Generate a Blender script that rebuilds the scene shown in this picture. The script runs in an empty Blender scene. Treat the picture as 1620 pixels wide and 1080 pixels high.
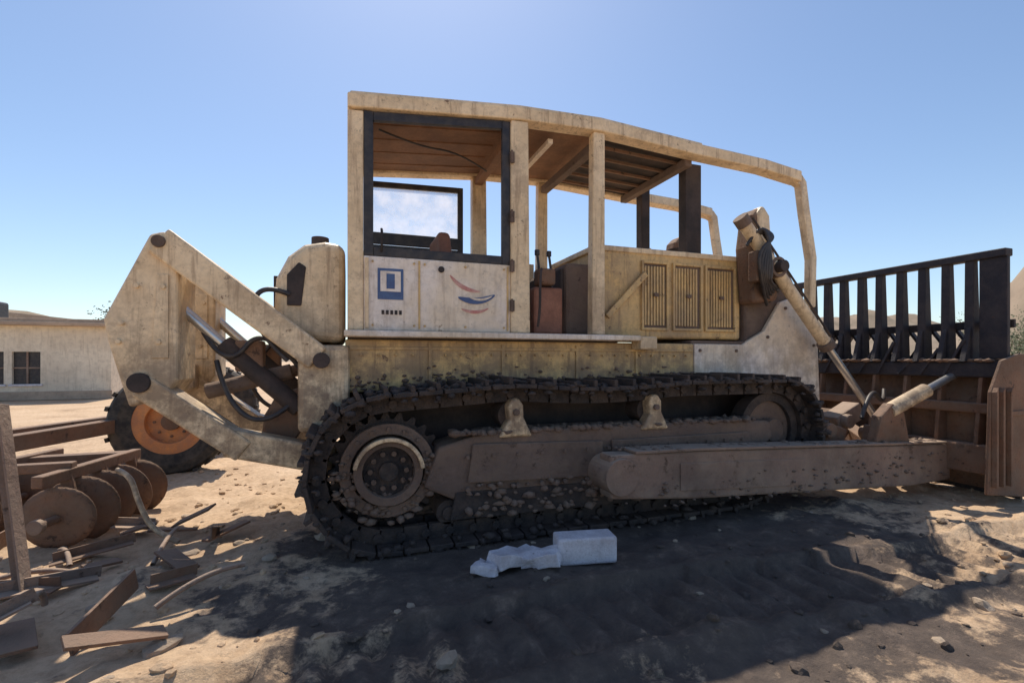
import bpy, bmesh, math, random
from mathutils import Vector, Matrix, noise
random.seed(7)
R=math.radians
scn=bpy.context.scene
COL=scn.collection

# ---------------------------------------------------------------- materials
def mat(name,a,b,scale=3.0,rough=.75,rust=0.0,rustcol=(.16,.07,.035),dust=0.0,dustcol=(.42,.32,.22),metal=0.0,bump=.15,streak=0.0,mud=0.0,dent=0.0):
    m=bpy.data.materials.new(name); m.use_nodes=True
    N=m.node_tree.nodes; L=m.node_tree.links
    bs=N['Principled BSDF']; bs.inputs['Roughness'].default_value=rough; bs.inputs['Metallic'].default_value=metal
    tc=N.new('ShaderNodeTexCoord')
    def nz(sc,det=6,ro=.6,vec=None):
        n=N.new('ShaderNodeTexNoise'); n.inputs['Scale'].default_value=sc; n.inputs['Detail'].default_value=det; n.inputs['Roughness'].default_value=ro
        L.new(vec if vec else tc.outputs['Object'],n.inputs['Vector']); return n.outputs['Fac']
    def ramp(f,lo,hi):
        r=N.new('ShaderNodeMapRange'); r.inputs['From Min'].default_value=lo; r.inputs['From Max'].default_value=hi; r.interpolation_type='SMOOTHSTEP'
        L.new(f,r.inputs['Value']); return r.outputs['Result']
    def mix(f,c1,c2):
        x=N.new('ShaderNodeMix'); x.data_type='RGBA'
        if isinstance(f,float): x.inputs['Factor'].default_value=f
        else: L.new(f,x.inputs['Factor'])
        for s,c in ((6,c1),(7,c2)):
            if isinstance(c,tuple): x.inputs[s].default_value=(*c,1)
            else: L.new(c,x.inputs[s])
        return x.outputs[2]
    def mul(f,k,op='MULTIPLY'):
        x=N.new('ShaderNodeMath'); x.operation=op; L.new(f,x.inputs[0])
        if isinstance(k,(int,float)): x.inputs[1].default_value=k
        else: L.new(k,x.inputs[1])
        return x.outputs[0]
    n1=nz(scale); col=mix(ramp(n1,.35,.65),a,b)
    n2=nz(scale*9,4,.7)
    col=mix(mul(ramp(n2,.4,.75),.42),col,tuple(x*.45 for x in a))
    if streak:
        mp=N.new('ShaderNodeMapping'); mp.inputs['Scale'].default_value=(9,9,.7); L.new(tc.outputs['Object'],mp.inputs['Vector'])
        s=nz(1.6,6,.7,mp.outputs['Vector'])
        col=mix(mul(ramp(s,.50,.66),streak),col,rustcol)
    if rust:
        n3=nz(scale*3.3,8,.72)
        col=mix(ramp(n3,.68-rust*.35,.74-rust*.3),col,rustcol)
    if mud:
        sp0=N.new('ShaderNodeSeparateXYZ'); L.new(tc.outputs['Object'],sp0.inputs[0])
        h=ramp(sp0.outputs['Z'],2.5,1.15)
        nn=ramp(nz(4,9,.75),.36,.58)
        col=mix(mul(mul(h,nn),mud),col,(.15,.10,.07))
        nn2=ramp(nz(1.3,9,.78),.50,.62)
        col=mix(mul(nn2,mud*.5),col,(.28,.19,.12))
        nn3=ramp(nz(11,9,.8),.59,.66)
        col=mix(mul(nn3,mud*.75),col,(.09,.055,.04))
    if dust:
        g=N.new('ShaderNodeNewGeometry'); sp=N.new('ShaderNodeSeparateXYZ'); L.new(g.outputs['Normal'],sp.inputs[0])
        up=ramp(sp.outputs['Z'],.2,.95)
        n4=ramp(nz(scale*2,5,.6),.35,.7)
        mx=N.new('ShaderNodeMath'); mx.operation='MAXIMUM'; L.new(up,mx.inputs[0]); L.new(mul(n4,.6),mx.inputs[1])
        col=mix(mul(mx.outputs[0],dust),col,dustcol)
    L.new(col,bs.inputs['Base Color'])
    if bump:
        bp=N.new('ShaderNodeBump'); bp.inputs['Strength'].default_value=bump; bp.inputs['Distance'].default_value=.02
        L.new(nz(scale*12,6,.7),bp.inputs['Height']); last=bp.outputs['Normal']
        if dent:
            b2=N.new('ShaderNodeBump'); b2.inputs['Strength'].default_value=dent; b2.inputs['Distance'].default_value=.08
            L.new(nz(2.2,2,.4),b2.inputs['Height']); L.new(last,b2.inputs['Normal']); last=b2.outputs['Normal']
        L.new(last,bs.inputs['Normal'])
    return m
M={}
M['beige']=mat('beige_paint',(.90,.71,.47),(.76,.58,.36),2.5,.5,rust=.20,dust=.3,dustcol=(.60,.45,.29),streak=.5,rustcol=(.20,.11,.06),mud=.85,dent=.4)
M['yellow']=mat('faded_yellow_paint',(.76,.51,.21),(.62,.43,.20),2.5,.55,rust=.24,dust=.3,dustcol=(.50,.36,.22),streak=.6,rustcol=(.16,.09,.045),mud=.9,dent=.4)
M['white']=mat('white_panel_paint',(.88,.80,.74),(.84,.71,.55),1.6,.45,rust=.10,dust=.15,streak=.3,rustcol=(.32,.21,.13),mud=.55,dent=.3)
M['black']=mat('black_trim',(.02,.02,.028),(.035,.032,.035),5,.5,dust=.12)
M['track']=mat('track_steel',(.028,.024,.026),(.065,.048,.042),4,.7,rust=.12,rustcol=(.09,.05,.03),dust=.35,dustcol=(.16,.115,.09),bump=.9)
M['rack']=mat('dark_rack_steel',(.020,.018,.026),(.040,.032,.036),4,.7,rust=.10,rustcol=(.07,.035,.025),dust=.12,dustcol=(.14,.10,.08),bump=.6)
M['frame']=mat('muddy_frame',(.18,.125,.10),(.10,.070,.058),2.2,.85,rust=.28,rustcol=(.055,.035,.028),dust=.65,dustcol=(.31,.22,.16),bump=.9,dent=.6)
M['arm']=mat('dusty_arm',(.26,.175,.135),(.14,.10,.082),1.8,.85,rust=.30,rustcol=(.075,.045,.032),dust=.7,dustcol=(.47,.35,.26),bump=.8,dent=.6)
M['rust']=mat('rusty_steel',(.22,.12,.075),(.12,.07,.045),3,.85,rust=.3,rustcol=(.06,.035,.025),dust=.45,dustcol=(.36,.26,.19),bump=.7)
M['ceil']=mat('ceiling_lining',(.32,.17,.095),(.21,.115,.07),3,.8)
M['chrome']=mat('cylinder_rod',(.6,.6,.6),(.5,.5,.5),6,.3,metal=.8,bump=.02)
M['dark']=mat('dark_interior',(.035,.028,.028),(.07,.05,.045),4,.8)
M['seat']=mat('seat_vinyl',(.22,.09,.055),(.30,.13,.08),4,.6)
M['blue']=mat('blue_mark',(.06,.10,.24),(.07,.13,.28),8,.5,bump=0)
M['red']=mat('red_mark',(.50,.17,.15),(.6,.35,.3),8,.5,bump=0)
M['orange']=mat('orange_rim',(.70,.29,.10),(.5,.2,.09),6,.7,rust=.15,dust=.3)
M['rubber']=mat('tyre_rubber',(.03,.03,.032),(.06,.055,.05),5,.9,dust=.4,dustcol=(.2,.16,.12))
M['conc']=mat('concrete',(.80,.77,.82),(.62,.58,.62),6,.9,dust=.1,bump=.8,rust=.15,rustcol=(.3,.25,.25))
M['wall']=mat('plaster_wall',(.84,.75,.60),(.70,.61,.48),.6,.9,streak=.3,rustcol=(.35,.28,.2),bump=.1)
M['roof']=mat('roof_sheet',(.50,.38,.28),(.38,.29,.22),.8,.8)
M['hill']=mat('dry_hill',(.34,.26,.19),(.25,.20,.14),.08,1,bump=.3)
M['bark']=mat('bark',(.12,.09,.06),(.08,.06,.04),6,.9)
M['leaf']=mat('foliage',(.055,.075,.03),(.10,.11,.05),2,.8,bump=0)

def glass():
    m=bpy.data.materials.new('dusty_glass'); m.use_nodes=True; N=m.node_tree.nodes; L=m.node_tree.links
    N.remove(N['Principled BSDF']); o=N['Material Output']
    t=N.new('ShaderNodeBsdfTransparent'); t.inputs[0].default_value=(.88,.92,.95,1)
    g=N.new('ShaderNodeBsdfGlossy'); g.inputs['Roughness'].default_value=.08
    d=N.new('ShaderNodeBsdfTranslucent'); d.inputs[0].default_value=(.85,.85,.9,1)
    mx=N.new('ShaderNodeMixShader'); mx.inputs[0].default_value=.07; L.new(t.outputs[0],mx.inputs[1]); L.new(g.outputs[0],mx.inputs[2])
    m2=N.new('ShaderNodeMixShader'); nz=N.new('ShaderNodeTexNoise'); nz.inputs['Scale'].default_value=5; nz.inputs['Detail'].default_value=6
    tc=N.new('ShaderNodeTexCoord'); L.new(tc.outputs['Object'],nz.inputs['Vector'])
    mr=N.new('ShaderNodeMapRange'); mr.inputs['From Min'].default_value=.3; mr.inputs['From Max'].default_value=.8; mr.inputs['To Max'].default_value=.55; mr.inputs['To Min'].default_value=.15
    L.new(nz.outputs['Fac'],mr.inputs[0]); L.new(mr.outputs[0],m2.inputs[0]); L.new(mx.outputs[0],m2.inputs[1]); L.new(d.outputs[0],m2.inputs[2]); L.new(m2.outputs[0],o.inputs[0])
    return m
M['glass']=glass()

# ---------------------------------------------------------------- builders
def empty(name,loc=(0,0,0)):
    e=bpy.data.objects.new(name,None); COL.objects.link(e); e.empty_display_size=.2; return e
def obj(name,bm,m,parent,bevel=0,smooth=False,seg=2):
    bmesh.ops.recalc_face_normals(bm,faces=bm.faces)
    me=bpy.data.meshes.new(name); bm.to_mesh(me); bm.free()
    o=bpy.data.objects.new(name,me); COL.objects.link(o)
    if m: me.materials.append(M[m] if isinstance(m,str) else m)
    if smooth:
        for p in me.polygons: p.use_smooth=True
    if bevel:
        b=o.modifiers.new('bevel','BEVEL'); b.width=bevel; b.segments=seg; b.limit_method='ANGLE'; b.angle_limit=R(40)
    if parent: o.parent=parent
    return o
def bm_box(bm,a,b,mtx=None):
    v=[]
    for x in (a[0],b[0]):
        for y in (a[1],b[1]):
            for z in (a[2],b[2]):
                p=Vector((x,y,z)); v.append(bm.verts.new(mtx@p if mtx else p))
    for f in ((0,1,3,2),(4,6,7,5),(0,4,5,1),(2,3,7,6),(0,2,6,4),(1,5,7,3)): bm.faces.new([v[i] for i in f])
def box(name,a,b,m,p,bevel=.012,seg=2):
    bm=bmesh.new(); bm_box(bm,a,b); return obj(name,bm,m,p,bevel,seg=seg)
def bm_prism(bm,pts,y0,y1):
    A=[bm.verts.new((x,y0,z)) for x,z in pts]; B=[bm.verts.new((x,y1,z)) for x,z in pts]
    bm.faces.new(A); bm.faces.new(B[::-1]); n=len(pts)
    for i in range(n): bm.faces.new((A[i],B[i],B[(i+1)%n],A[(i+1)%n]))
def prism(name,pts,y0,y1,m,p,bevel=.012,seg=2):
    bm=bmesh.new(); bm_prism(bm,pts,y0,y1); return obj(name,bm,m,p,bevel,seg=seg)
def frame_mtx(p,q):
    p=Vector(p); q=Vector(q); d=(q-p); l=d.length; z=d.normalized()
    up=Vector((0,1,0)) if abs(z.y)<.9 else Vector((0,0,1))
    x=up.cross(z).normalized(); y=z.cross(x)
    return Matrix(((x.x,y.x,z.x,p.x),(x.y,y.y,z.y,p.y),(x.z,y.z,z.z,p.z),(0,0,0,1))),l
def bm_beam(bm,p,q,w,h):
    m,l=frame_mtx(p,q); bm_box(bm,(-h/2,-w/2,0),(h/2,w/2,l),m)
def beam(name,p,q,w,h,m,par,bevel=.01):
    bm=bmesh.new(); bm_beam(bm,p,q,w,h); return obj(name,bm,m,par,bevel)
def bm_cyl(bm,p,q,r,r2=None,n=24):
    m,l=frame_mtx(p,q); r2=r if r2 is None else r2
    A=[bm.verts.new(m@Vector((r*math.cos(t*2*math.pi/n),r*math.sin(t*2*math.pi/n),0))) for t in range(n)]
    B=[bm.verts.new(m@Vector((r2*math.cos(t*2*math.pi/n),r2*math.sin(t*2*math.pi/n),l))) for t in range(n)]
    bm.faces.new(A); bm.faces.new(B[::-1])
    for i in range(n): bm.faces.new((A[i],B[i],B[(i+1)%n],A[(i+1)%n]))
def cyl(name,p,q,r,m,par,r2=None,n=28,bevel=.006):
    bm=bmesh.new(); bm_cyl(bm,p,q,r,r2,n); return obj(name,bm,m,par,bevel)
def bm_ring(bm,c,ri,ro,y0,y1,n=40,a0=0,a1=2*math.pi):
    full=abs(a1-a0-2*math.pi)<1e-4; k=n if full else n+1; V=[]
    for i in range(k):
        t=a0+(a1-a0)*i/n; ct,st=math.cos(t),math.sin(t)
        V.append([bm.verts.new((c[0]+r*ct,y,c[1]+r*st)) for r,y in ((ri,y0),(ro,y0),(ro,y1),(ri,y1))])
    for i in range(n):
        a=V[i]; b=V[(i+1)%k]
        for j in range(4): bm.faces.new((a[j],a[(j+1)%4],b[(j+1)%4],b[j]))
    if not full: bm.faces.new(V[0]); bm.faces.new(V[-1][::-1])
def ring(name,c,ri,ro,y0,y1,m,par,**k):
    bm=bmesh.new(); bm_ring(bm,c,ri,ro,y0,y1,**k); return obj(name,bm,m,par,.006)
def tube(name,pts,r,m,par,n=10):
    cu=bpy.data.curves.new(name,'CURVE'); cu.dimensions='3D'; s=cu.splines.new('NURBS'); s.points.add(len(pts)-1)
    for a,b in zip(s.points,pts): a.co=(*b,1)
    s.use_endpoint_u=True; s.order_u=3; cu.bevel_depth=r; cu.bevel_resolution=3; cu.materials.append(M[m])
    o=bpy.data.objects.new(name,cu); COL.objects.link(o); o.parent=par; return o

# ================================================================ BULLDOZER
D=empty('bulldozer')
YN,YF=4.60,6.30
def track_path():
    C=[(.33,.66,.64),(1.45,1.0,.37),(3.3,1.0,.37),(4.62,.80,.57)]
    pts=[]
    def tang(c1,c2):
        dx,dz=c2[0]-c1[0],c2[1]-c1[1]; d=math.hypot(dx,dz); return math.atan2(dz,dx)+math.acos((c1[2]-c2[2])/d)
    def arc(c,a0,a1):
        k=max(2,int(abs(a1-a0)/.05))
        for i in range(k+1):
            t=a0+(a1-a0)*i/k; pts.append((c[0]+c[2]*math.cos(t),c[1]+c[2]*math.sin(t)))
    t01=tang(C[0],C[1]); t12=tang(C[1],C[2]); t23=tang(C[2],C[3])
    arc(C[0],math.pi*1.5,t01); arc(C[1],t01,t12)
    for i in range(1,12):
        f=i/12; pts.append((1.45+1.85*f,1.37-.045*math.sin(math.pi*f)))
    arc(C[2],t12,t23)
    bot=(4.0,.25,.21)
    dx,dz=bot[0]-C[3][0],bot[1]-C[3][1]; d=math.hypot(dx,dz); tl=math.atan2(dz,dx)+math.acos((C[3][2]-bot[2])/d)
    while tl>t23: tl-=2*math.pi
    arc(C[3],t23,tl); arc(bot,tl,-math.pi*.5); pts.append((.33,.02))
    P=[Vector((p[0],p[1])) for p in pts]; P.append(P[0]); return P
def resample(P,pitch):
    L=[0]
    for a,b in zip(P,P[1:]): L.append(L[-1]+(b-a).length)
    tot=L[-1]; n=round(tot/pitch); out=[]; j=0
    for i in range(n):
        s=tot*i/n
        while L[j+1]<s: j+=1
        f=(s-L[j])/max(1e-6,(L[j+1]-L[j])); out.append(P[j].lerp(P[j+1],f))
    return out
TP=track_path()
def mudclump(bm,c,s):
    r=bmesh.ops.create_icosphere(bm,subdivisions=1,radius=s); o=random.random()*50
    sx,sy,sz=random.uniform(.7,1.4),random.uniform(.8,2.0),random.uniform(.4,.8)
    for v in r['verts']:
        p=v.co*(1+.5*noise.noise(v.co*(1.5/s)+Vector((o,o,o)))); v.co=Vector((p.x*sx,p.y*sy,p.z*sz))+c
def make_track(tag,y0,y1,outer):
    S=resample(TP,.215); n=len(S)
    bm=bmesh.new(); bl=bmesh.new(); bd=bmesh.new(); ym=(y0+y1)/2
    for i in range(n):
        a=S[i-1]; b=S[(i+1)%n]; c=S[i]; t=(b-a).normalized()
        nrm=Vector((-t.y,t.x))
        m=Matrix(((t.x,0,nrm.x,c.x),(0,1,0,0),(t.y,0,nrm.y,c.y),(0,0,0,1)))
        jy=random.uniform(-.012,.012); w=random.uniform(-.018,.006)
        bm_box(bm,(-.103,y0+jy,-.016),(.098,y1+jy,.022),m)
        bm_box(bm,(.045,y0+jy+.004,.022),(.082,y1+jy-.004,.086+w),m)
        for yy in (ym-.15,ym+.09):
            bm_box(bl,(-.115,yy,-.145),(.08,yy+.06,-.018),m)
        p=m@Vector((-.1,ym-.18,-.08)); q=m@Vector((-.1,ym+.18,-.08)); bm_cyl(bl,p,q,.038,n=8)
        for k in range(6):
            mudclump(bd,m@Vector((random.uniform(-.09,.04),random.uniform(y0+.02,y1-.02),.03)),random.uniform(.02,.06))
        for k in range(3): mudclump(bd,m@Vector((random.uniform(-.08,.07),y0+.03,random.uniform(-.08,.03))),random.uniform(.02,.05))
    obj('track_shoes_'+tag,bm,'track',D,.005,seg=1); obj('track_chain_'+tag,bl,'track',D); obj('track_mud_'+tag,bd,'track',D,smooth=True)
    c=(.33,.66); bs=bmesh.new(); k=24; pts=[]
    for i in range(k*4):
        t=i*2*math.pi/(k*4); r=.49 if (i%4) in (0,1) else .43; pts.append((c[0]+r*math.cos(t),c[1]+r*math.sin(t)))
    bm_prism(bs,pts,ym-.04,ym+.04); obj('sprocket_'+tag,bs,'track',D,.004)
    s=-1 if outer<ym else 1
    yo=lambda d: ym+s*d
    def rr(nm,ri,ro,d0,d1,m,**k): ring(nm+'_'+tag,c,ri,ro,min(yo(d0),yo(d1)),max(yo(d0),yo(d1)),m,D,**k)
    rr('sprocket_rim',.31,.40,.045,.15,'frame')
    rr('final_drive_flange',.215,.285,.045,.22,'frame')
    rr('final_drive_guard',.262,.295,.222,.27,'beige',a0=R(5),a1=R(170))
    cyl('final_drive_hub_'+tag,(c[0],yo(.04),c[1]),(c[0],yo(.14),c[1]),.21,'track',D)
    bb=bmesh.new()
    for i in range(10):
        t=i*math.pi/5; bm_cyl(bb,(c[0]+.15*math.cos(t),yo(.135),c[1]+.15*math.sin(t)),(c[0]+.15*math.cos(t),yo(.17),c[1]+.15*math.sin(t)),.022,n=8)
    for i in range(16):
        t=i*math.pi/8; bm_cyl(bb,(c[0]+.355*math.cos(t),yo(.145),c[1]+.355*math.sin(t)),(c[0]+.355*math.cos(t),yo(.172),c[1]+.355*math.sin(t)),.018,n=6)
    obj('hub_bolts_'+tag,bb,'frame',D)
    cyl('hub_cap_'+tag,(c[0],yo(.13),c[1]),(c[0],yo(.20),c[1]),.08,'track',D)
    bb=bmesh.new()
    for i in range(110):
        t=random.uniform(math.pi*.9,math.pi*2.1); r=random.uniform(.2,.46); mudclump(bb,Vector((c[0]+r*math.cos(t),yo(.15 if r>.3 else .12),c[1]+r*math.sin(t))),random.uniform(.015,.05))
    obj('sprocket_mud_'+tag,bb,'frame',D,smooth=True)
    c2=(4.62,.80)
    ring('idler_rim_'+tag,c2,.33,.43,ym-.09,ym+.09,'track',D)
    cyl('idler_web_'+tag,(c2[0],ym-.04,c2[1]),(c2[0],ym+.04,c2[1]),.34,'frame',D)
    cyl('idler_hub_'+tag,(c2[0],ym-.16,c2[1]),(c2[0],ym+.16,c2[1]),.13,'frame',D)
    f0,f1=(ym-.21,ym+.21)
    prism('roller_frame_'+tag,[(.62,.50),(.95,.34),(3.95,.34),(4.30,.55),(4.55,.74),(4.50,.92),(3.9,.95),(1.2,.95),(.75,.84)],f0,f1,'frame',D,.03)
    g=yo(.22); h=yo(.25)
    prism('frame_cover_'+tag,[(1.0,.52),(2.35,.48),(2.35,.82),(1.05,.86)],min(g,h),max(g,h),'frame',D,.01)
    prism('frame_cover_front_'+tag,[(2.45,.50),(3.9,.50),(4.2,.66),(4.15,.82),(2.45,.82)],min(g,h),max(g,h),'frame',D,.01)
    prism('rock_guard_'+tag,[(.85,.20),(4.0,.18),(4.1,.40),(.9,.44)],min(yo(.19),yo(.23)),max(yo(.19),yo(.23)),'track',D,.01)
    bb=bmesh.new()
    for i in range(14):
        x=1.0+i*.235; bm_cyl(bb,(x,yo(.23),.465),(x,yo(.27),.465),.022,n=6); bm_cyl(bb,(x,yo(.24),.75),(x,yo(.27),.75),.018,n=6)
    obj('frame_bolts_'+tag,bb,'frame',D)
    bb=bmesh.new()
    for i in range(8):
        x=.85+i*.43; bm_cyl(bb,(x,ym-.15,.25),(x,ym+.15,.25),.11,n=20); bm_cyl(bb,(x,ym-.19,.25),(x,ym+.19,.25),.06,n=14)
    obj('track_rollers_'+tag,bb,'track',D,.006)
    for i,x in enumerate((1.45,2.95)):
        bb=bmesh.new(); bm_prism(bb,[(x-.16,.90),(x+.17,.90),(x+.12,1.0),(x+.08,1.08),(x+.08,1.19),(x+.03,1.26),(x-.04,1.25),(x-.07,1.18),(x-.06,1.06)],min(yo(.10),yo(.25)),max(yo(.10),yo(.25)))
        obj('carrier_bracket_%d_%s'%(i,tag),bb,'beige',D,.03,seg=3)
        cyl('carrier_bolt_%d_%s'%(i,tag),(x,yo(.24),1.13),(x,yo(.28),1.13),.03,'frame',D)
        cyl('carrier_roller_%d_%s'%(i,tag),(x,ym-.12,1.09),(x,ym+.12,1.09),.13,'track',D)
    bb=bmesh.new()
    for i in range(260):
        x=random.uniform(.9,4.3); mudclump(bb,Vector((x,yo(random.uniform(.0,.22)),.95)),random.uniform(.02,.06))
    for i in range(150):
        x=random.uniform(1.0,3.9); mudclump(bb,Vector((x,yo(.225),random.uniform(.2,.50))),random.uniform(.02,.055))
    obj('frame_mud_'+tag,bb,'frame',D,smooth=True)
make_track('near',4.02,4.68,4.02)
make_track('far',6.25,6.91,6.91)

box('belly_case',(.1,4.75,.55),(5.2,6.18,1.29),'dark',D,.04)  # dark colour paints in the shade between the tracks
box('lower_side_body',(-.02,4.70,1.30),(3.92,6.22,1.80),'yellow',D,.02)
bb=bmesh.new()
for x in (.75,1.5,2.35,3.1): bm_box(bb,(x,4.682,1.34),(x+.035,4.698,1.76))
bm_box(bb,(.02,4.684,1.70),(3.9,4.698,1.73))
for i in range(24): bm_cyl(bb,(.12+i*.16,4.672,1.655),(.12+i*.16,4.70,1.655),.013,n=6)
obj('body_seams',bb,'yellow',D,.003)
bb=bmesh.new()
for i in range(320):
    x=random.uniform(0,3.9); mudclump(bb,Vector((x,4.70,1.33+abs(random.gauss(0,.08)))),random.uniform(.012,.034))
obj('body_mud_splash',bb,'frame',D,smooth=True)
box('rear_case',(-.42,4.62,.95),(.02,6.25,1.74),'beige',D,.05)
cyl('pivot_boss',(-.22,4.55,1.60),(-.22,4.66,1.60),.07,'dark',D)
box('sill',(-.03,4.50,1.815),(3.05,4.70,1.875),'white',D,.012)
box('step_plate',(3.06,4.52,1.72),(3.28,4.72,1.87),'beige',D,.02)
box('floor',(.0,4.72,1.80),(2.9,6.28,1.87),'dark',D)
bm=bmesh.new(); bm_prism(bm,[(-.02,1.76),(-.02,2.70),(-.20,2.72),(-.38,2.68),(-.52,2.56),(-.62,2.35),(-.64,2.0),(-.58,1.80)],4.78,6.15); obj('fuel_tank',bm,'beige',D,.09,seg=4)
box('tank_strap_a',(-.66,5.0,1.85),(-.62,5.08,2.40),'dark',D,.005)
cyl('tank_cap',(-.25,5.0,2.70),(-.25,5.0,2.79),.08,'dark',D)
prism('tank_side_recess',[(-.52,2.1),(-.40,2.1),(-.36,2.46),(-.42,2.50),(-.52,2.38)],4.762,4.783,'dark',D,.01)
tube('tank_hose',[(-.5,4.76,2.2),(-.75,4.7,2.3),(-.8,4.7,1.9),(-.5,4.65,1.6)],.022,'black',D)

def side(tag,y0,y1):
    RP=[(0.0,4.00),(1.66,4.15),(2.6,4.18),(3.9,4.10),(4.9,4.06),(5.50,3.99)]
    top=[(x,z+.035) for x,z in RP]; bot=[(x,z-.10) for x,z in RP][::-1]
    prism('roof_rail_'+tag,top+bot,y0-.03,y1+.03,'beige',D,.015)
    prism('rear_post_'+tag,[(0,1.88),(.14,1.88),(.14,3.90),(0,3.89)],y0,y1,'beige',D,.015)
    prism('door_post_'+tag,[(1.57,1.88),(1.78,1.88),(1.76,4.05),(1.57,4.04)],y0-.015,y1,'beige',D,.015)
    prism('mid_post_'+tag,[(2.50,1.88),(2.66,1.88),(2.66,4.08),(2.52,4.08)],y0,y1,'beige',D,.015)
side('near',YN,YN+.12)
side('far',YF-.12,YF)
bb=bmesh.new()
for z in (2.1,2.5,3.0,3.6):
    bm_box(bb,(1.555,YN-.035,z),(1.60,YN-.012,z+.11)); bm_cyl(bb,(1.57,YN-.04,z-.01),(1.57,YN-.04,z+.12),.012,n=8)
obj('door_hinges',bb,'frame',D)
tube('door_handle',[(.30,YN-.0,2.62),(.30,YN-.05,2.64),(.30,YN-.05,2.80),(.30,YN+.0,2.82)],.012,'dark',D)
for tag,y in (('near',YN+.03),('far',YF-.09)):
    bb=bmesh.new()
    pts=[(5.42,4.02),(5.56,4.005),(5.64,3.92),(5.70,3.55),(5.82,2.95),(5.80,2.30),(5.70,2.28),(5.71,2.92),(5.59,3.50),(5.53,3.86),(5.42,3.90)]
    bm_prism(bb,pts,y-.01,y+.09); obj('sweep_upright_'+tag,bb,'beige',D,.012)
box('side_panel_near',(.14,YN+.01,1.88),(1.57,YN+.05,2.57),'white',D,.01)
box('side_panel_near_inner',(.14,YN+.052,1.88),(1.57,YN+.075,2.57),'dark',D,.0)
box('panel_trim_rear',(.15,YN-.006,1.90),(.185,YN+.008,2.55),'beige',D,.003)
bb=bmesh.new()
for x in (.64,1.53): bm_box(bb,(x,YN+.002,1.90),(x+.018,YN+.0095,2.55))
for x in (.22,.60,.70,1.1,1.5):
    for z in (1.93,2.52): bm_cyl(bb,(x,YN-.004,z),(x,YN+.009,z),.011,n=8)
obj('panel_rivets',bb,'yellow',D)
box('side_panel_far',(.14,YF-.05,1.88),(1.55,YF-.01,2.97),'beige',D,.01)
box('side_panel_far_b',(1.79,YF-.05,1.88),(2.48,YF-.01,2.95),'beige',D,.01)
def wframe(nm,x0,x1,z0,z1l,z1r,y0,y1,w,m):
    bb=bmesh.new()
    bm_prism(bb,[(x0,z0),(x0+w,z0),(x0+w,z1l),(x0,z1l)],y0,y1)
    bm_prism(bb,[(x1-w,z0),(x1,z0),(x1,z1r),(x1-w,z1r)],y0,y1)
    bm_prism(bb,[(x0+w+.001,z0),(x1-w-.001,z0),(x1-w-.001,z0+w),(x0+w+.001,z0+w)],y0+.002,y1-.002)
    bm_prism(bb,[(x0+w+.001,z1l-w),(x1-w-.001,z1r-w),(x1-w-.001,z1r),(x0+w+.001,z1l)],y0+.002,y1-.002)
    return obj(nm,bb,m,D,.006)
wframe('window_frame_near',.142,1.568,2.572,3.91,4.03,YN+.01,YN+.06,.085,'black')
wframe('window_frame_far',.20,1.45,2.98,3.84,3.88,YF-.10,YF-.05,.07,'black')
box('window_glass_far',(.27,YF-.085,3.05),(1.38,YF-.079,3.81),'glass',D,0)
box('window_ledge_far',(.27,YF-.13,3.052),(1.38,YF-.09,3.20),'black',D,.01)
RS=[(0.02,4.0),(1.66,4.15),(2.6,4.18),(3.95,4.10)]
prism('roof_skin',[(x,z+.055) for x,z in RS]+[(x,z+.0) for x,z in RS][::-1],YN-.02,YF+.02,'beige',D,.015)
prism('ceiling',[(x+.1,z-.02) for x,z in RS[:3]]+[(x+.1,z-.06) for x,z in RS[:3]][::-1],YN+.13,YF-.13,'ceil',D,.0)
prism('front_canopy_liner',[(2.72,4.15),(3.93,4.08),(3.93,4.04),(2.72,4.11)],YN+.13,YF-.13,'dark',D,.0)
for i,x in enumerate((.05,1.6,2.55,3.82)):
    z=4.0 if i==0 else 4.10
    box('roof_crossbeam_%d'%i,(x,YN+.13,z-.17),(x+.10,YF-.13,z-.075),'ceil' if i<2 else 'frame',D,.01)
bb=bmesh.new()
for k in range(5):
    y=YN+.30+k*.27; bm_beam(bb,(2.72,y,4.07),(3.85,y,4.02),.03,.03)
obj('canopy_ribs',bb,'rust',D)
bb=bmesh.new()
for k in range(4):
    y=YN+.35+k*.33; bm_beam(bb,(.2,y,3.95),(1.58,y,4.07),.025,.02)
obj('ceiling_battens',bb,'ceil',D)
tube('ceiling_wire',[(.3,5.0,3.93),(.7,5.1,3.86),(1.2,5.3,3.95),(1.6,5.6,3.9)],.01,'black',D)
box('rear_wall_low',(.02,YN+.13,1.88),(.07,YF-.13,2.75),'beige',D,.005)
box('rear_wall_top',(.02,YN+.13,3.62),(.07,YF-.13,3.88),'beige',D,.005)
box('canopy_front_post_near',(3.98,4.92,2.88),(4.22,5.06,4.06),'dark',D,.01)  # post coloured dark for the shadow it stands in
box('canopy_front_post_far',(3.98,5.86,2.88),(4.12,6.00,4.06),'dark',D,.01)
beam('roof_light_strip',(2.12,4.85,4.02),(2.12,6.0,4.02),.05,.06,'white',D,.004)
box('seat_base',(1.15,5.15,1.87),(1.65,5.75,2.25),'dark',D,.03)
box('seat_cushion',(1.05,5.12,2.25),(1.68,5.78,2.40),'seat',D,.05,3)
bm=bmesh.new(); bm_prism(bm,[(1.0,2.35),(1.14,2.35),(1.06,3.0),(.92,3.0)],5.14,5.76); obj('seat_back',bm,'seat',D,.05,seg=3)
box('dashboard',(2.35,4.95,1.88),(2.75,6.1,2.72),'frame',D,.05)
box('dash_face',(2.31,5.0,2.2),(2.345,6.05,2.65),'dark',D,.005)
box('control_console',(1.90,4.80,1.88),(2.25,5.0,2.40),'seat',D,.03)
box('control_box',(1.95,4.76,2.42),(2.15,4.95,2.60),'rust',D,.03)
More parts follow.
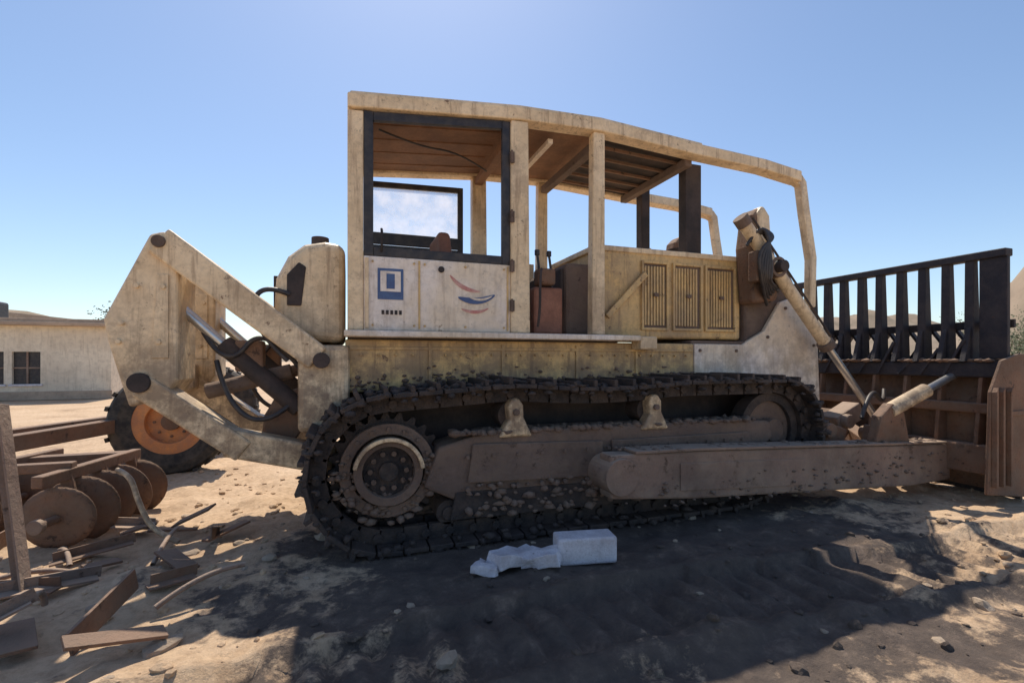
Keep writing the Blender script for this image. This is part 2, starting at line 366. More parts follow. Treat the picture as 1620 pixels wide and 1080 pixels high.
for i,(x,y) in enumerate(((2.0,4.9),(2.15,4.92),(2.1,5.9))):
    tube('lever_%d'%i,[(x,y,2.3),(x+.03,y,2.5),(x-.02,y,2.78)],.014,'black',D)
    cyl('lever_knob_%d'%i,(x-.02,y,2.76),(x-.02,y,2.82),.028,'black',D)
tube('grab_rail',[(1.86,YN-.02,1.95),(1.86,YN-.08,2.1),(1.86,YN-.08,2.45),(1.9,YN-.02,2.55)],.014,'dark',D)

H0,H1=4.85,6.05
box('hood',(2.70,H0,1.86),(4.78,H1,2.90),'yellow',D,.04,3)
box('hood_top_lip',(2.66,H0-.02,2.86),(4.82,H1+.02,2.925),'beige',D,.012)
bb=bmesh.new()
panels=[(3.28,3.66),(3.72,4.16),(4.20,4.68)]
for i,(a,b) in enumerate(panels):
    z0,z1=1.96,2.78
    bm_box(bb,(a,H0-.03,z0),(a+.03,H0-.002,z1)); bm_box(bb,(b-.03,H0-.03,z0),(b,H0-.002,z1))
    bm_box(bb,(a+.031,H0-.029,z0),(b-.031,H0-.003,z0+.03)); bm_box(bb,(a+.031,H0-.029,z1-.03),(b-.031,H0-.003,z1))
obj('engine_door_frames',bb,'yellow',D,.003)
bb=bmesh.new()
for i,(a,b) in enumerate(panels):
    n=int((b-a-.08)/.042)
    for k in range(n):
        x=a+.045+k*.042; bm_box(bb,(x,H0-.018,2.02),(x+.024,H0-.004,2.72))
obj('engine_louvres',bb,'yellow',D)
bb=bmesh.new()
for i,(a,b) in enumerate(panels): bm_box(bb,(a+.031,H0-.003,1.992),(b-.031,H0+.005,2.748))
obj('engine_louvre_backing',bb,'frame',D)
bb=bmesh.new()
for i,(a,b) in enumerate(panels): bm_box(bb,((a+b)/2-.03,H0-.05,2.36),((a+b)/2+.03,H0-.03,2.40))
obj('engine_door_latches',bb,'frame',D)
beam('hood_brace',(2.80,H0-.05,2.10),(3.32,H0-.05,2.62),.04,.07,'yellow',D)
cyl('precleaner',(4.5,5.75,2.9),(4.5,5.75,3.2),.13,'dark',D)
prism('radiator_guard',[(4.80,1.2),(5.92,1.2),(5.96,2.0),(5.75,2.45),(5.55,2.78),(5.3,2.86),(4.80,2.88)],4.80,6.10,'frame',D,.04,3)
prism('radiator_side_plate',[(4.645,1.78),(5.05,1.98),(5.32,2.36),(5.52,2.42),(5.72,2.30),(5.98,1.90),(6.02,1.05),(5.60,1.0),(4.95,1.33),(4.645,1.36)],4.735,4.795,'white',D,.015)
box('front_side_panel',(3.925,4.69,1.33),(4.64,4.75,1.80),'white',D,.012)
box('front_side_core',(3.925,4.755,1.33),(4.79,6.15,1.84),'frame',D,.012)
bb=bmesh.new()
for (x,z) in ((5.1,1.9),(5.4,2.28),(5.7,2.2),(5.9,1.8),(5.9,1.2),(5.0,1.4),(5.5,1.15),(4.0,1.4),(4.0,1.72),(4.55,1.4),(4.55,1.72)):
    bm_cyl(bb,(x,4.68 if x<4.6 else 4.72,z),(x,4.74,z),.022,n=6)
obj('side_plate_bolts',bb,'frame',D)
cyl('guard_lamp',(5.95,5.0,2.2),(6.05,5.0,2.2),.09,'chrome',D)

for tag,y in (('near',4.50),('far',6.40)):
    t0=Vector((4.46,y,3.26)); t1=Vector((6.90,y,.66)); d=(t1-t0).normalized()
    a=t0+d*.05; b=t0+d*1.95
    cyl('lift_cylinder_barrel_'+tag,a,b,.075,'beige',D)
    cyl('lift_cylinder_gland_'+tag,b,b+d*.10,.10,'frame',D)
    cyl('lift_cylinder_rod_'+tag,b+d*.10,t1,.045,'chrome',D)
    cyl('lift_cylinder_cap_'+tag,t0-d*.06,t0+d*.06,.09,'frame',D)
    m0=t0+d*.72
    yy=(4.58,4.85) if tag=='near' else (6.05,6.32)
    bb=bmesh.new(); bm_prism(bb,[(4.72,2.30),(5.12,2.35),(5.15,2.75),(5.02,3.10),(4.98,3.38),(4.84,3.52),(4.72,3.40),(4.66,3.0)],yy[0],yy[1]); obj('cylinder_yoke_'+tag,bb,'rust',D,.06,seg=3)
    bb=bmesh.new(); bm_prism(bb,[(4.76,3.05),(5.0,3.05),(4.97,3.40),(4.86,3.53),(4.76,3.42)],yy[0]-.02,yy[1]-.1); obj('yoke_cap_'+tag,bb,'beige',D,.05,seg=3)
    cyl('yoke_pin_'+tag,(m0.x,y-.16,m0.z),(m0.x,y+.2,m0.z),.07,'dark',D)
    ring('cylinder_trunnion_band_'+tag,(m0.x,m0.z),.085,.125,y-.08,y+.08,'frame',D)
    box('valve_block_'+tag,(4.62,y-.06,2.55),(4.86,y+.08,2.92),'rust',D,.02)
    tube('cylinder_line_'+tag,[a+Vector((.09,-.03,.08)),b+Vector((.08,-.03,.07))],.014,'dark',D)
    for k in range(6):
        o=k*.045
        tube('hydraulic_hose_%d_%s'%(k,tag),[(4.75-o,y,3.2-o),(4.9-o,y-.12,3.1+o),(4.55+o,y-.14,2.9-o),(4.65+o*.5,y-.1,2.5),(5.0+o,y+.15,2.30+o)],.02,'black',D)

for tag,y,s in (('near',3.90,1),('far',7.05,-1)):
    ya,yb=y-.11,y+.11
    prism('push_arm_'+tag,[(2.25,.74),(2.25,.34),(3.2,.26),(6.3,.12),(7.0,.14),(7.0,.58),(6.3,.60),(3.2,.72)],ya,yb,'arm',D,.025)
    prism('arm_side_plate_'+tag,[(3.0,.62),(3.0,.36),(4.6,.28),(4.6,.56)],ya-.014 if s>0 else yb+.002,ya-.002 if s>0 else yb+.014,'arm',D,.004)
    cyl('trunnion_'+tag,(2.35,ya-.04 if s>0 else ya-.14,.54),(2.35,yb+.14 if s>0 else yb+.04,.54),.17,'arm',D)
    prism('arm_top_flange_'+tag,[(2.5,.765),(3.2,.755),(6.3,.635),(6.9,.615),(6.9,.595),(6.3,.612),(3.2,.73),(2.5,.74)],ya-.02,yb+.02,'arm',D,.004)
    prism('arm_bracket_'+tag,[(5.75,.60),(6.35,.60),(6.25,.98),(6.05,1.10),(5.85,.95)],y-.06,y+.06,'rust',D,.02)
    cyl('tilt_cylinder_'+tag,(6.05,y,1.0),(6.62,y-.06*s,1.24),.085,'beige',D)
    cyl('tilt_rod_'+tag,(6.6,y-.06*s,1.23),(7.1,y-.1*s,1.43),.045,'chrome',D)
    beam('inner_brace_'+tag,(6.2,y+.16*s,.45),(7.05,y+1.3*s,.62),.16,.2,'rust',D)
    prism('lift_lug_'+tag,[(6.65,.45),(7.1,.45),(7.1,.85),(6.85,.85)],y+.47*s-.05,y+.47*s+.05,'rust',D,.02)
    bb=bmesh.new()
    for i in range(120):
        x=random.uniform(2.4,6.9); mudclump(bb,Vector((x,random.uniform(ya,yb),.765-(x-2.5)*.034)),random.uniform(.015,.04))
    for i in range(110):
        x=random.uniform(2.4,6.9); mudclump(bb,Vector((x,ya-.002 if s>0 else yb,random.uniform(.2,.5))),random.uniform(.01,.03))
    obj('arm_mud_'+tag,bb,'frame',D,smooth=True)
for i,(x,y,z,a) in enumerate(((5.5,4.3,.72,.3),(6.1,4.5,.85,-.4),(6.4,4.9,.7,.8),(6.5,4.25,.62,.2))):
    mt=Matrix.Translation((x,y,z))@Matrix.Rotation(a,4,'Y'); bm=bmesh.new(); bm_box(bm,(-.22,-.12,-.1),(.25,.12,.12),mt); bm_cyl(bm,mt@Vector((-.1,-.2,.02)),mt@Vector((-.1,.2,.02)),.09,n=16); obj('hinge_block_%d'%i,bm,'arm' if i%2 else 'rust',D,.02)
tube('arm_hose',[(5.9,4.1,.9),(6.2,4.2,1.3),(6.6,4.3,1.0),(6.9,4.5,1.2)],.025,'black',D)

B0,B1=3.30,7.68
bm=bmesh.new(); prof=[]
for i in range(13):
    t=i/12; z=.06+t*1.58; x=7.32-.24*math.sin(math.pi*(t*.9+.05))+.10*t; prof.append((x,z))
bm_prism(bm,prof+[(x+.05,z) for x,z in prof][::-1],B0,B1); obj('blade_mouldboard',bm,'rust',D)
EP=[(6.66,.12),(7.40,.03),(7.52,1.66),(7.25,1.68),(6.92,1.60),(6.72,1.25)]
prism('blade_end_near',EP,B0-.035,B0,'rust',D,.008)
prism('blade_end_far',EP,B1,B1+.035,'rust',D,.008)
bb=bmesh.new()
for x in (6.72,6.84,6.98): bm_prism(bb,[(x,.2),(x+.035,.2),(x+.035,1.3),(x,1.25)],B0-.085,B0-.036)
bm_prism(bb,[(7.02,.98),(7.35,.98),(7.35,1.03),(7.02,1.03)],B0-.06,B0-.036); obj('blade_end_ribs',bb,'rust',D,.004)
box('blade_top_beam',(7.02,B0+.01,1.40),(7.28,B1-.01,1.58),'rack',D,.02)
box('blade_lower_beam',(6.92,B0+.01,.28),(7.1,B1-.01,.62),'rust',D,.02)
box('blade_mid_beam',(6.98,B0+.01,.98),(7.1,B1-.01,1.10),'rust',D,.02)
bb=bmesh.new()
for i in range(11):
    y=B0+.22+i*.40; bm_prism(bb,[(6.94,.62),(7.12,.62),(7.12,1.40),(7.04,1.40)],y-.02,y+.02)
obj('blade_stiffeners',bb,'rust',D,.004)
box('cutting_edge',(7.33,B0,.0),(7.38,B1,.12),'track',D,.004)
bb=bmesh.new(); n=15; st=(B1-B0-.72)/(n-1)
for i in range(n):
    y=B0+.36+i*st+random.uniform(-.012,.012); w=.046
    bm_prism(bb,[(7.10,1.585),(7.26,1.585),(7.20,2.80),(7.12,2.80)],y-w,y+w)
    bm_prism(bb,[(6.98,1.585),(7.098,1.585),(7.098,2.0)],y-.03,y+.03)
obj('trash_rack_bars',bb,'rack',D,.006)
box('trash_rack_top',(7.10,B0+.02,2.80),(7.24,B1-.02,2.89),'rack',D,.012)
box('trash_rack_mid',(7.262,B0+.02,1.98),(7.30,B1-.02,2.08),'rack',D,.008)
for i,y in enumerate((B0+.02,B1-.28)): box('trash_rack_end_%d'%i,(7.13,y,1.62),(7.19,y+.26,2.80),'rack',D,.008)
bb=bmesh.new()
for i in range(n-1):
    y=B0+.36+i*st
    bm_beam(bb,(7.32,y,1.62),(7.32,y+st,2.02),.03,.07); bm_beam(bb,(7.36,y+st,1.62),(7.36,y,2.02),.03,.07)
    bm_beam(bb,(7.06,y+.02,1.85-.1*(i%3)),(7.02,y+st*.8,1.42),.03,.06)
obj('trash_rack_lacing',bb,'rack',D)
bb=bmesh.new()
for i in range(120):
    mudclump(bb,Vector((random.uniform(7.0,7.1),random.uniform(B0+.1,B1-.1),1.60)),random.uniform(.02,.06))
obj('blade_top_mud',bb,'rust',D,smooth=True)

for tag,y0,y1 in (('near',4.62,5.12),('far',5.78,6.28)):
    ym=(y0+y1)/2
    prism('ripper_tower_'+tag,[(-1.42,2.66),(-1.52,2.63),(-1.83,1.93),(-1.80,1.75),(-1.66,1.22),(-1.42,1.30),(-1.32,1.44),(-1.32,2.50),(-1.36,2.63)],y0,y1,'beige',D,.03,3)
    bb=bmesh.new(); bm_prism(bb,[(-1.50,1.62),(-1.385,1.62),(-1.385,2.30),(-1.46,2.30)],y0-.014,y0-.002)
    for (x,z) in ((-1.70,1.9),(-1.72,1.75),(-1.6,2.2),(-1.45,1.75),(-1.42,2.2)): bm_cyl(bb,(x,y0-.03,z),(x,y0+.01,z),.02,n=6)
    obj('tower_doubler_plate_'+tag,bb,'beige',D,.003)
    bb=bmesh.new()
    bm_beam(bb,(-1.45,y0+.02,2.58),(-.25,y0+.02,1.62),.14,.24); bm_beam(bb,(-1.45,y1-.02,2.58),(-.25,y1-.02,1.62),.14,.24)
    obj('upper_link_'+tag,bb,'beige',D,.02)
    bb=bmesh.new(); bm_beam(bb,(-1.58,y0+.1,1.40),(-.84,y0+.1,.82),.24,.20); bm_beam(bb,(-.98,y0+.1,.90),(-.12,y0+.1,.68),.20,.24)
    obj('lower_link_'+tag,bb,'beige',D,.02)
    cyl('ripper_pin_%s'%tag,(-1.58,y0-.05,1.42),(-1.58,y1+.04,1.42),.08,'dark',D)
    cyl('ripper_top_pin_%s'%tag,(-1.44,y0-.07,2.56),(-1.44,y1+.04,2.56),.05,'frame',D)
    cyl('ripper_cylinder_%s'%tag,(-.42,ym,1.15),(-1.05,ym,1.75),.085,'dark',D)
    cyl('ripper_cylinder_rod_%s'%tag,(-1.03,ym,1.73),(-1.36,ym,2.05),.045,'chrome',D)
    cyl('ripper_lift_%s'%tag,(-.5,ym+.1,1.5),(-1.2,ym+.1,1.32),.07,'frame',D)
    tube('ripper_hose_%s'%tag,[(-.4,ym,1.5),(-.7,ym-.1,1.95),(-1.0,ym-.1,1.5),(-1.2,ym,1.85)],.022,'black',D)
    tube('ripper_hose_b_%s'%tag,[(-.4,ym,1.3),(-.65,ym-.15,1.0),(-1.0,ym-.1,1.2),(-1.1,ym,1.6)],.022,'black',D)
    box('ripper_valve_%s'%tag,(-.95,ym-.05,1.5),(-.72,ym+.1,1.78),'rust',D,.02)
    prism('rear_bracket_'+tag,[(-.75,.85),(-.55,.72),(-.40,.95),(-.42,1.35),(-.62,1.28),(-.72,1.1)],y0+.24,y0+.40,'rust',D,.02)
box('ripper_toolbar',(-1.74,4.9,1.30),(-1.46,6.0,1.56),'beige',D,.03)
bm=bmesh.new(); bm_prism(bm,[(-1.80,1.95),(-1.62,1.95),(-1.62,1.25),(-1.55,1.05),(-1.42,.95),(-1.50,.92),(-1.70,1.02),(-1.80,1.25)],5.88,5.96); obj('ripper_shank',bm,'rust',D,.01)

yy=YN+.0085
box('decal_square',(.265,yy-.004,2.17),(.50,yy-.001,2.46),'blue',D,0)
box('decal_square_field',(.29,yy-.008,2.245),(.475,yy-.005,2.435),'white',D,0)
box('decal_square_bar',(.345,yy-.012,2.27),(.42,yy-.009,2.41),'blue',D,0)
bb=bmesh.new()
for i in range(5): bm_box(bb,(.30+i*.04,yy-.004,2.03),(.325+i*.04,yy-.001,2.07))
obj('decal_label_strip',bb,'dark',D)
def ell(nm,cx,cz,a,b,tilt,m,dy):
    bb=bmesh.new(); pts=[]
    for i in range(28):
        t=i*2*math.pi/28; x=a*math.cos(t); z=b*math.sin(t)+.25*a*(math.cos(t)**2); pts.append((cx+x*math.cos(tilt)-z*math.sin(tilt),cz+x*math.sin(tilt)+z*math.cos(tilt)))
    bm_prism(bb,pts,yy-dy-.003,yy-dy); obj(nm,bb,m,D)
ell('decal_stroke_red',1.08,2.32,.17,.02,-.45,'red',.001)
ell('decal_stroke_blue',1.22,2.19,.19,.032,.10,'blue',.005)
ell('decal_stroke_white',1.26,2.205,.12,.012,.10,'white',.009)
ell('decal_stroke_red_low',1.20,2.08,.14,.016,.05,'red',.001)
cyl('panel_lock',(.86,YN-.01,2.48),(.86,YN+.009,2.48),.03,'dark',D)

# ================================================================ DISC HARROW
G=empty('disc_harrow')
def wheel(tag,x,y,r,w):
    c=(x,r); bm=bmesh.new(); n=48
    P=[(.60*r,-w*.42),(.80*r,-w*.5),(.94*r,-w*.46),(r,-w*.3),(r,w*.3),(.94*r,w*.46),(.80*r,w*.5),(.60*r,w*.42)]
    V=[[bm.verts.new((x+q*math.cos(i*2*math.pi/n),y+h,r+q*math.sin(i*2*math.pi/n))) for q,h in P] for i in range(n)]
    for i in range(n):
        for j in range(8): bm.faces.new((V[i][j],V[i][(j+1)%8],V[(i+1)%n][(j+1)%8],V[(i+1)%n][j]))
    for i in range(22):
        t=i*2*math.pi/22; m=Matrix.Translation((x,y,r))@Matrix.Rotation(-t,4,'Y'); bm_box(bm,(r*.98,-w*.45,-.03),(r*1.03,w*.02,.03),m); m=Matrix.Translation((x,y,r))@Matrix.Rotation(-t-.14,4,'Y'); bm_box(bm,(r*.98,0,-.03),(r*1.03,w*.45,.03),m)
    obj('tyre_'+tag,bm,'rubber',G)
    ring('rim_'+tag,c,.40*r,.61*r,y-w*.40,y+w*.40,'orange',G)
    cyl('wheel_disc_'+tag,(x,y-w*.15,r),(x,y+w*.1,r),.42*r,'orange',G)
    cyl('wheel_hub_'+tag,(x,y-w*.30,r),(x,y+w*.1,r),.16*r,'rust',G)
    bb=bmesh.new()
    for i in range(8):
        t=i*math.pi/4; bm_cyl(bb,(x+.28*r*math.cos(t),y-w*.2,r+.28*r*math.sin(t)),(x+.28*r*math.cos(t),y-w*.1,r+.28*r*math.sin(t)),.02,n=6)
    obj('wheel_nuts_'+tag,bb,'rust',G)
wheel('near',-2.34,8.0,.74,.42); wheel('far',-2.34,10.1,.74,.42)
box('axle',(-2.42,8.1,.66),(-2.26,10.0,.82),'rust',G)
beam('main_beam',(-2.6,8.7,.74),(-3.9,6.0,.66),.18,.16,'rust',G)
beam('main_beam_far',(-2.6,9.6,.74),(-4.4,6.6,.66),.18,.16,'rust',G)
beam('frame_crossbar',(-4.6,6.0,.58),(-2.15,6.25,.56),.14,.12,'rust',G)
def disc(bm,c,axis,r):
    ax=Vector(axis).normalized(); m,l=frame_mtx(c,Vector(c)+ax); n=28; rings=[]
    for q,h in ((.02,.0),(.5,.02),(.8,.055),(1,.10)):
        rings.append([bm.verts.new(m@Vector((q*r*math.cos(i*2*math.pi/n),q*r*math.sin(i*2*math.pi/n),h*r*1.3))) for i in range(n)])
    for a,b in zip(rings,rings[1:]):
        for i in range(n): bm.faces.new((a[i],a[(i+1)%n],b[(i+1)%n],b[i]))
for g,(p,q) in enumerate((((-2.35,4.95,.26),(-2.1,6.2,.26)),((-3.3,5.0,.26),(-2.9,6.5,.26)))):
    p=Vector(p); q=Vector(q); ax=(q-p).normalized(); bm=bmesh.new(); k=5
    for i in range(k): disc(bm,p.lerp(q,(i+.5)/k),(ax+Vector((random.uniform(-.2,.2),0,random.uniform(-.12,.12)))),.29*random.uniform(.88,1.03))
    o=obj('disc_gang_%d'%g,bm,'rust',G,smooth=True); s=o.modifiers.new('s','SOLIDIFY'); s.thickness=.01
    cyl('gang_shaft_%d'%g,p-ax*.06,q+ax*.06,.035,'rust',G)
    cyl('gang_end_cap_%d'%g,p-ax*.10,p-ax*.05,.06,'arm',G)
    beam('gang_beam_%d'%g,p+Vector((-.05,0,.34)),q+Vector((-.05,0,.34)),.10,.09,'rust',G)
    for i in range(3):
        c=p.lerp(q,(i+.5)/3+.08); beam('gang_hanger_%d_%d'%(g,i),c,c+Vector((-.05,0,.32)),.05,.09,'rust',G)
beam('gang_link',(-3.4,5.3,.66),(-2.3,5.3,.66),.10,.08,'rust',G)
tube('curved_tine',[(-1.95,5.2,.62),(-1.82,5.1,.60),(-1.72,5.0,.35),(-1.58,4.9,.12),(-1.38,4.85,.03)],.022,'beige',G)

Q=empty('steel_beam')
beam('beam_web',(-2.05,4.08,.0),(-2.27,4.25,1.30),.09,.05,'frame',Q)
beam('beam_flange',(-2.02,4.07,.0),(-2.24,4.24,1.30),.12,.012,'arm',Q,.003)
SM=empty('scrap_metal'); random.seed(21)
for i in range(30):
    x=random.uniform(-2.9,-.9); y=random.uniform(3.2,5.6); a=random.random()*6.28; l=random.uniform(.15,.6)
    p=Vector((x,y,.04)); q=p+Vector((math.cos(a)*l,math.sin(a)*l,random.uniform(0,.16)))
    if i%3==0: tube('pipe_%d'%i,[p,(p+q)/2+Vector((0,.05,.08)),q],.018,'arm',SM)
    elif i%3==1: beam('flat_bar_%d'%i,p,q,random.uniform(.05,.16),.02,'rust',SM,.003)
    else:
        bm=bmesh.new(); bm_beam(bm,p,q,.10,.012); bm_beam(bm,p+Vector((0,.05,.03)),q+Vector((0,.05,.03)),.012,.08); obj('angle_iron_%d'%i,bm,'arm' if i%2 else 'rust',SM)

# ================================================================ BUILDING
BLD=empty('plaster_building')
bx0,bx1,by0,by1,hh=-22.,-9.4,24.5,30.,3.0
def wall_with_windows(nm,x0,x1,y,z1,wins):
    bb=bmesh.new(); xs=x0
    for (a,b,c,d) in wins:
        bm_box(bb,(xs,y,0),(a,y+.25,z1)); bm_box(bb,(a,y,0),(b,y+.25,c)); bm_box(bb,(a,y,d),(b,y+.25,z1)); xs=b
    bm_box(bb,(xs,y,0),(x1,y+.25,z1)); return obj(nm,bb,'wall',BLD)
W=[(-18.6,-17.2,1.0,2.1),(-13.7,-12.9,.65,1.95),(-12.65,-11.75,.65,1.95)]
wall_with_windows('front_wall',bx0,bx1,by0,hh,W)
for i,(a,b,c,d) in enumerate(W):
    box('window_pane_%d'%i,(a,by0+.12,c),(b,by0+.15,d),'black',BLD,0)
    bb=bmesh.new(); mxm=(a+b)/2
    bm_box(bb,(mxm-.03,by0+.07,c),(mxm+.03,by0+.115,d)); bm_box(bb,(a,by0+.075,(c+d)/2-.03),(b,by0+.11,(c+d)/2+.03)); obj('window_bars_%d'%i,bb,'arm',BLD)
    box('window_sill_%d'%i,(a-.08,by0-.08,c-.08),(b+.08,by0-.003,c-.0),'conc',BLD)
box('side_wall',(bx1-.25,by0+.251,0),(bx1,by1,hh),'wall',BLD,0)
box('back_wall',(bx0,by1-.25,0),(bx1-.251,by1,hh),'wall',BLD,0)
box('west_wall',(bx0,by0+.251,0),(bx0+.25,by1-.251,hh),'wall',BLD,0)
box('roof_slab',(bx0-.35,by0-.45,hh),(bx1+.3,by1+.3,hh+.14),'roof',BLD,.02)
box('roof_parapet',(bx0-.1,by0-.1,hh+.14),(bx1+.1,by0+.1,hh+.30),'roof',BLD,.02)
box('plinth',(bx0-.04,by0-.04,0),(bx1+.04,by0-.003,.35),'roof',BLD,.01)
box('roof_water_tank',(-14.6,26,hh+.14),(-13.9,26.8,hh+1.1),'black',BLD,.1)
S2=empty('storage_shed')
box('shed_wall',(-30,33,0),(-13.2,39,3.6),'wall',S2,.02)
prism('shed_roof',[(-30.4,3.6),(-12.8,3.6),(-12.8,3.72),(-21,4.6),(-30.4,3.72)],32.7,39.3,'roof',S2,.02)
box('shed_door',(-16.5,32.95,0),(-14.4,32.99,2.4),'dark',S2,0)

# ================================================================ GROUND
def axis(lo,hi,f0,f1,st,g=1.25):
    a=[]; x=f0
    while x<f1: a.append(x); x+=st
    a.append(f1); s=st; x=f1
    while x<hi: s*=g; x=min(hi,x+s); a.append(x)
    s=st; x=f0; b=[]
    while x>lo: s*=g; x=max(lo,x-s); b.append(x)
    return b[::-1]+a
X=axis(-900,900,-3.5,7.5,.055); Y=axis(-200,1500,1.1,7.0,.055)
def gz(x,y):
    k=max(0,min(1,1-(math.hypot(x-2,y-4)-14)/20))
    if k==0: return 0
    n=noise.fractal(Vector((x*.8,y*.8,0)),1,2,4)*.045+noise.fractal(Vector((x*4.5,y*4.5,3)),1,2,3)*.032
    n+=max(0,noise.noise(Vector((x*1.7,y*1.7,9))))*.09
    t=1
    if -.3<x<4.9 and (3.9<y<4.85 or 6.1<y<7.0): t=.2
    rut=0
    if y<3.7:
        yc=2.55+.12*math.sin(x*.9); d=abs(y-yc)
        if d<.32: rut=-.035+.03*math.sin(x*28+ (y-yc)*2)
        elif d<.47: rut=.045
    return (n*t-.02+rut)*k
bm=bmesh.new(); V=[[bm.verts.new((x,y,gz(x,y))) for y in Y] for x in X]
for i in range(len(X)-1):
    for j in range(len(Y)-1): bm.faces.new((V[i][j],V[i+1][j],V[i+1][j+1],V[i][j+1]))
gm=bpy.data.materials.new('sandy_ground'); gm.use_nodes=True; N=gm.node_tree.nodes; L=gm.node_tree.links; b=N['Principled BSDF']; b.inputs['Roughness'].default_value=.95
tc=N.new('ShaderNodeTexCoord')
def nz(s,d=6,r=.6):
    n=N.new('ShaderNodeTexNoise'); n.inputs['Scale'].default_value=s; n.inputs['Detail'].default_value=d; n.inputs['Roughness'].default_value=r; L.new(tc.outputs['Object'],n.inputs['Vector']); return n.outputs['Fac']
def rp(f,stops):
    r=N.new('ShaderNodeValToRGB'); e=r.color_ramp.elements
    while len(e)<len(stops): e.new(.5)
    for q,(p,c) in zip(e,stops): q.position=p; q.color=(*c,1)
    L.new(f,r.inputs[0]); return r.outputs[0]
def mth(op,a,b):
    x=N.new('ShaderNodeMath'); x.operation=op
    for s,v in ((0,a),(1,b)):
        if isinstance(v,(int,float)): x.inputs[s].default_value=v
        else: L.new(v,x.inputs[s])
    return x.outputs[0]
c1=rp(nz(.9,8,.65),[(.3,(.44,.30,.19)),(.45,(.62,.44,.28)),(.7,(.70,.52,.35))])
c2=rp(nz(14,6,.7),[(.35,(.55,.5,.47)),(.6,(1,1,1))])
mx=N.new('ShaderNodeMix'); mx.data_type='RGBA'; mx.blend_type='MULTIPLY'; mx.inputs['Factor'].default_value=.6; L.new(c1,mx.inputs[6]); L.new(c2,mx.inputs[7])
# machine's shadow deepened in the ground colour, as noisy blotches of dark churned soil
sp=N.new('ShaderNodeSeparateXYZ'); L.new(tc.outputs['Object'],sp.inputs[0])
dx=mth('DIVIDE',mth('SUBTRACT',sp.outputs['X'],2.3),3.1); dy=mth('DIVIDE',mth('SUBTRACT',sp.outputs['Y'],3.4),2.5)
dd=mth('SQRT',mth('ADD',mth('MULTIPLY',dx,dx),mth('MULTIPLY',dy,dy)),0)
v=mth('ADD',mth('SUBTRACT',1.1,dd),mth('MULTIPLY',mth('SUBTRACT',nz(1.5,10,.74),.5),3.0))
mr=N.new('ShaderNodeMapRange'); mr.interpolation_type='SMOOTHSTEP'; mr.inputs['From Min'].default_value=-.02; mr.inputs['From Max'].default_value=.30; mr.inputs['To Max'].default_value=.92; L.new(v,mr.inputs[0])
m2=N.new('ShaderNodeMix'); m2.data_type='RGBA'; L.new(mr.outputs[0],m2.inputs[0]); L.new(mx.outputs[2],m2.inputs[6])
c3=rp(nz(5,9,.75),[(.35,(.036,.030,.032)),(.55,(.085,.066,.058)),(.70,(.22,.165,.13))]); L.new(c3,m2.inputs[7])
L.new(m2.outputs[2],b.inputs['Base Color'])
bp=N.new('ShaderNodeBump'); bp.inputs['Strength'].default_value=.8; bp.inputs['Distance'].default_value=.03; L.new(nz(25,8,.75),bp.inputs['Height']); L.new(bp.outputs[0],b.inputs['Normal'])
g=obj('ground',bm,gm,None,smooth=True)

def stones(nm,m,cnt,fn,smin,smax,seed):
    random.seed(seed); bm=bmesh.new()
    for i in range(cnt):
        x,y=fn(); s=smin+(smax-smin)*random.random()**3
        r=bmesh.ops.create_icosphere(bm,subdivisions=1 if s<.04 else 2,radius=s)
        sc=(random.uniform(.7,1.3),random.uniform(.7,1.3),random.uniform(.4,.8)); o=random.random()*50; a=random.random()*6
        z0=gz(x,y)+s*.1
        for v in r['verts']:
            p=v.co.copy(); p*=1+.45*noise.noise(p*(1.3/s)+Vector((o,o,o))); p=Vector((p.x*sc[0],p.y*sc[1],p.z*sc[2])); p.rotate(Matrix.Rotation(a,3,'Z')); v.co=p+Vector((x,y,z0))
    return obj(nm,bm,m,None)
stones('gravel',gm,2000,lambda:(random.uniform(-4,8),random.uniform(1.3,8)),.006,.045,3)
M['rock']=mat('pale_stone',(.50,.39,.29),(.32,.25,.19),5,.95,dust=.3,bump=.6)
stones('rubble','rock',130,lambda:(random.choice([random.uniform(-3.5,-.4),random.uniform(-1,8)]),random.uniform(1.8,6.5)),.02,.09,5)
CB=empty('concrete_block')
m=Matrix.Translation((1.80,3.44,.0))@Matrix.Rotation(R(-10),4,'Z')
bm=bmesh.new(); bm_box(bm,(-.24,-.1,0),(.24,.1,.21),m); obj('block',bm,'conc',CB,.02,seg=3)
bm=bmesh.new()
for (x,y,a,t,sx,sz) in ((1.22,3.5,20,10,.2,.10),(1.42,3.42,-30,-8,.14,.11),(1.0,3.45,50,4,.10,.06)):
    m=Matrix.Translation((x,y,.02))@Matrix.Rotation(R(a),4,'Z')@Matrix.Rotation(R(t),4,'Y'); bm_box(bm,(-sx,-.09,0),(sx,.1,sz),m)
bmesh.ops.subdivide_edges(bm,edges=bm.edges,cuts=3,use_grid_fill=True)
for v in bm.verts: v.co+=Vector((noise.noise(v.co*9),noise.noise(v.co*9+Vector((5,5,5))),noise.noise(v.co*9+Vector((9,9,9)))))*.035
obj('broken_piece',bm,'conc',CB,.006,seg=2)

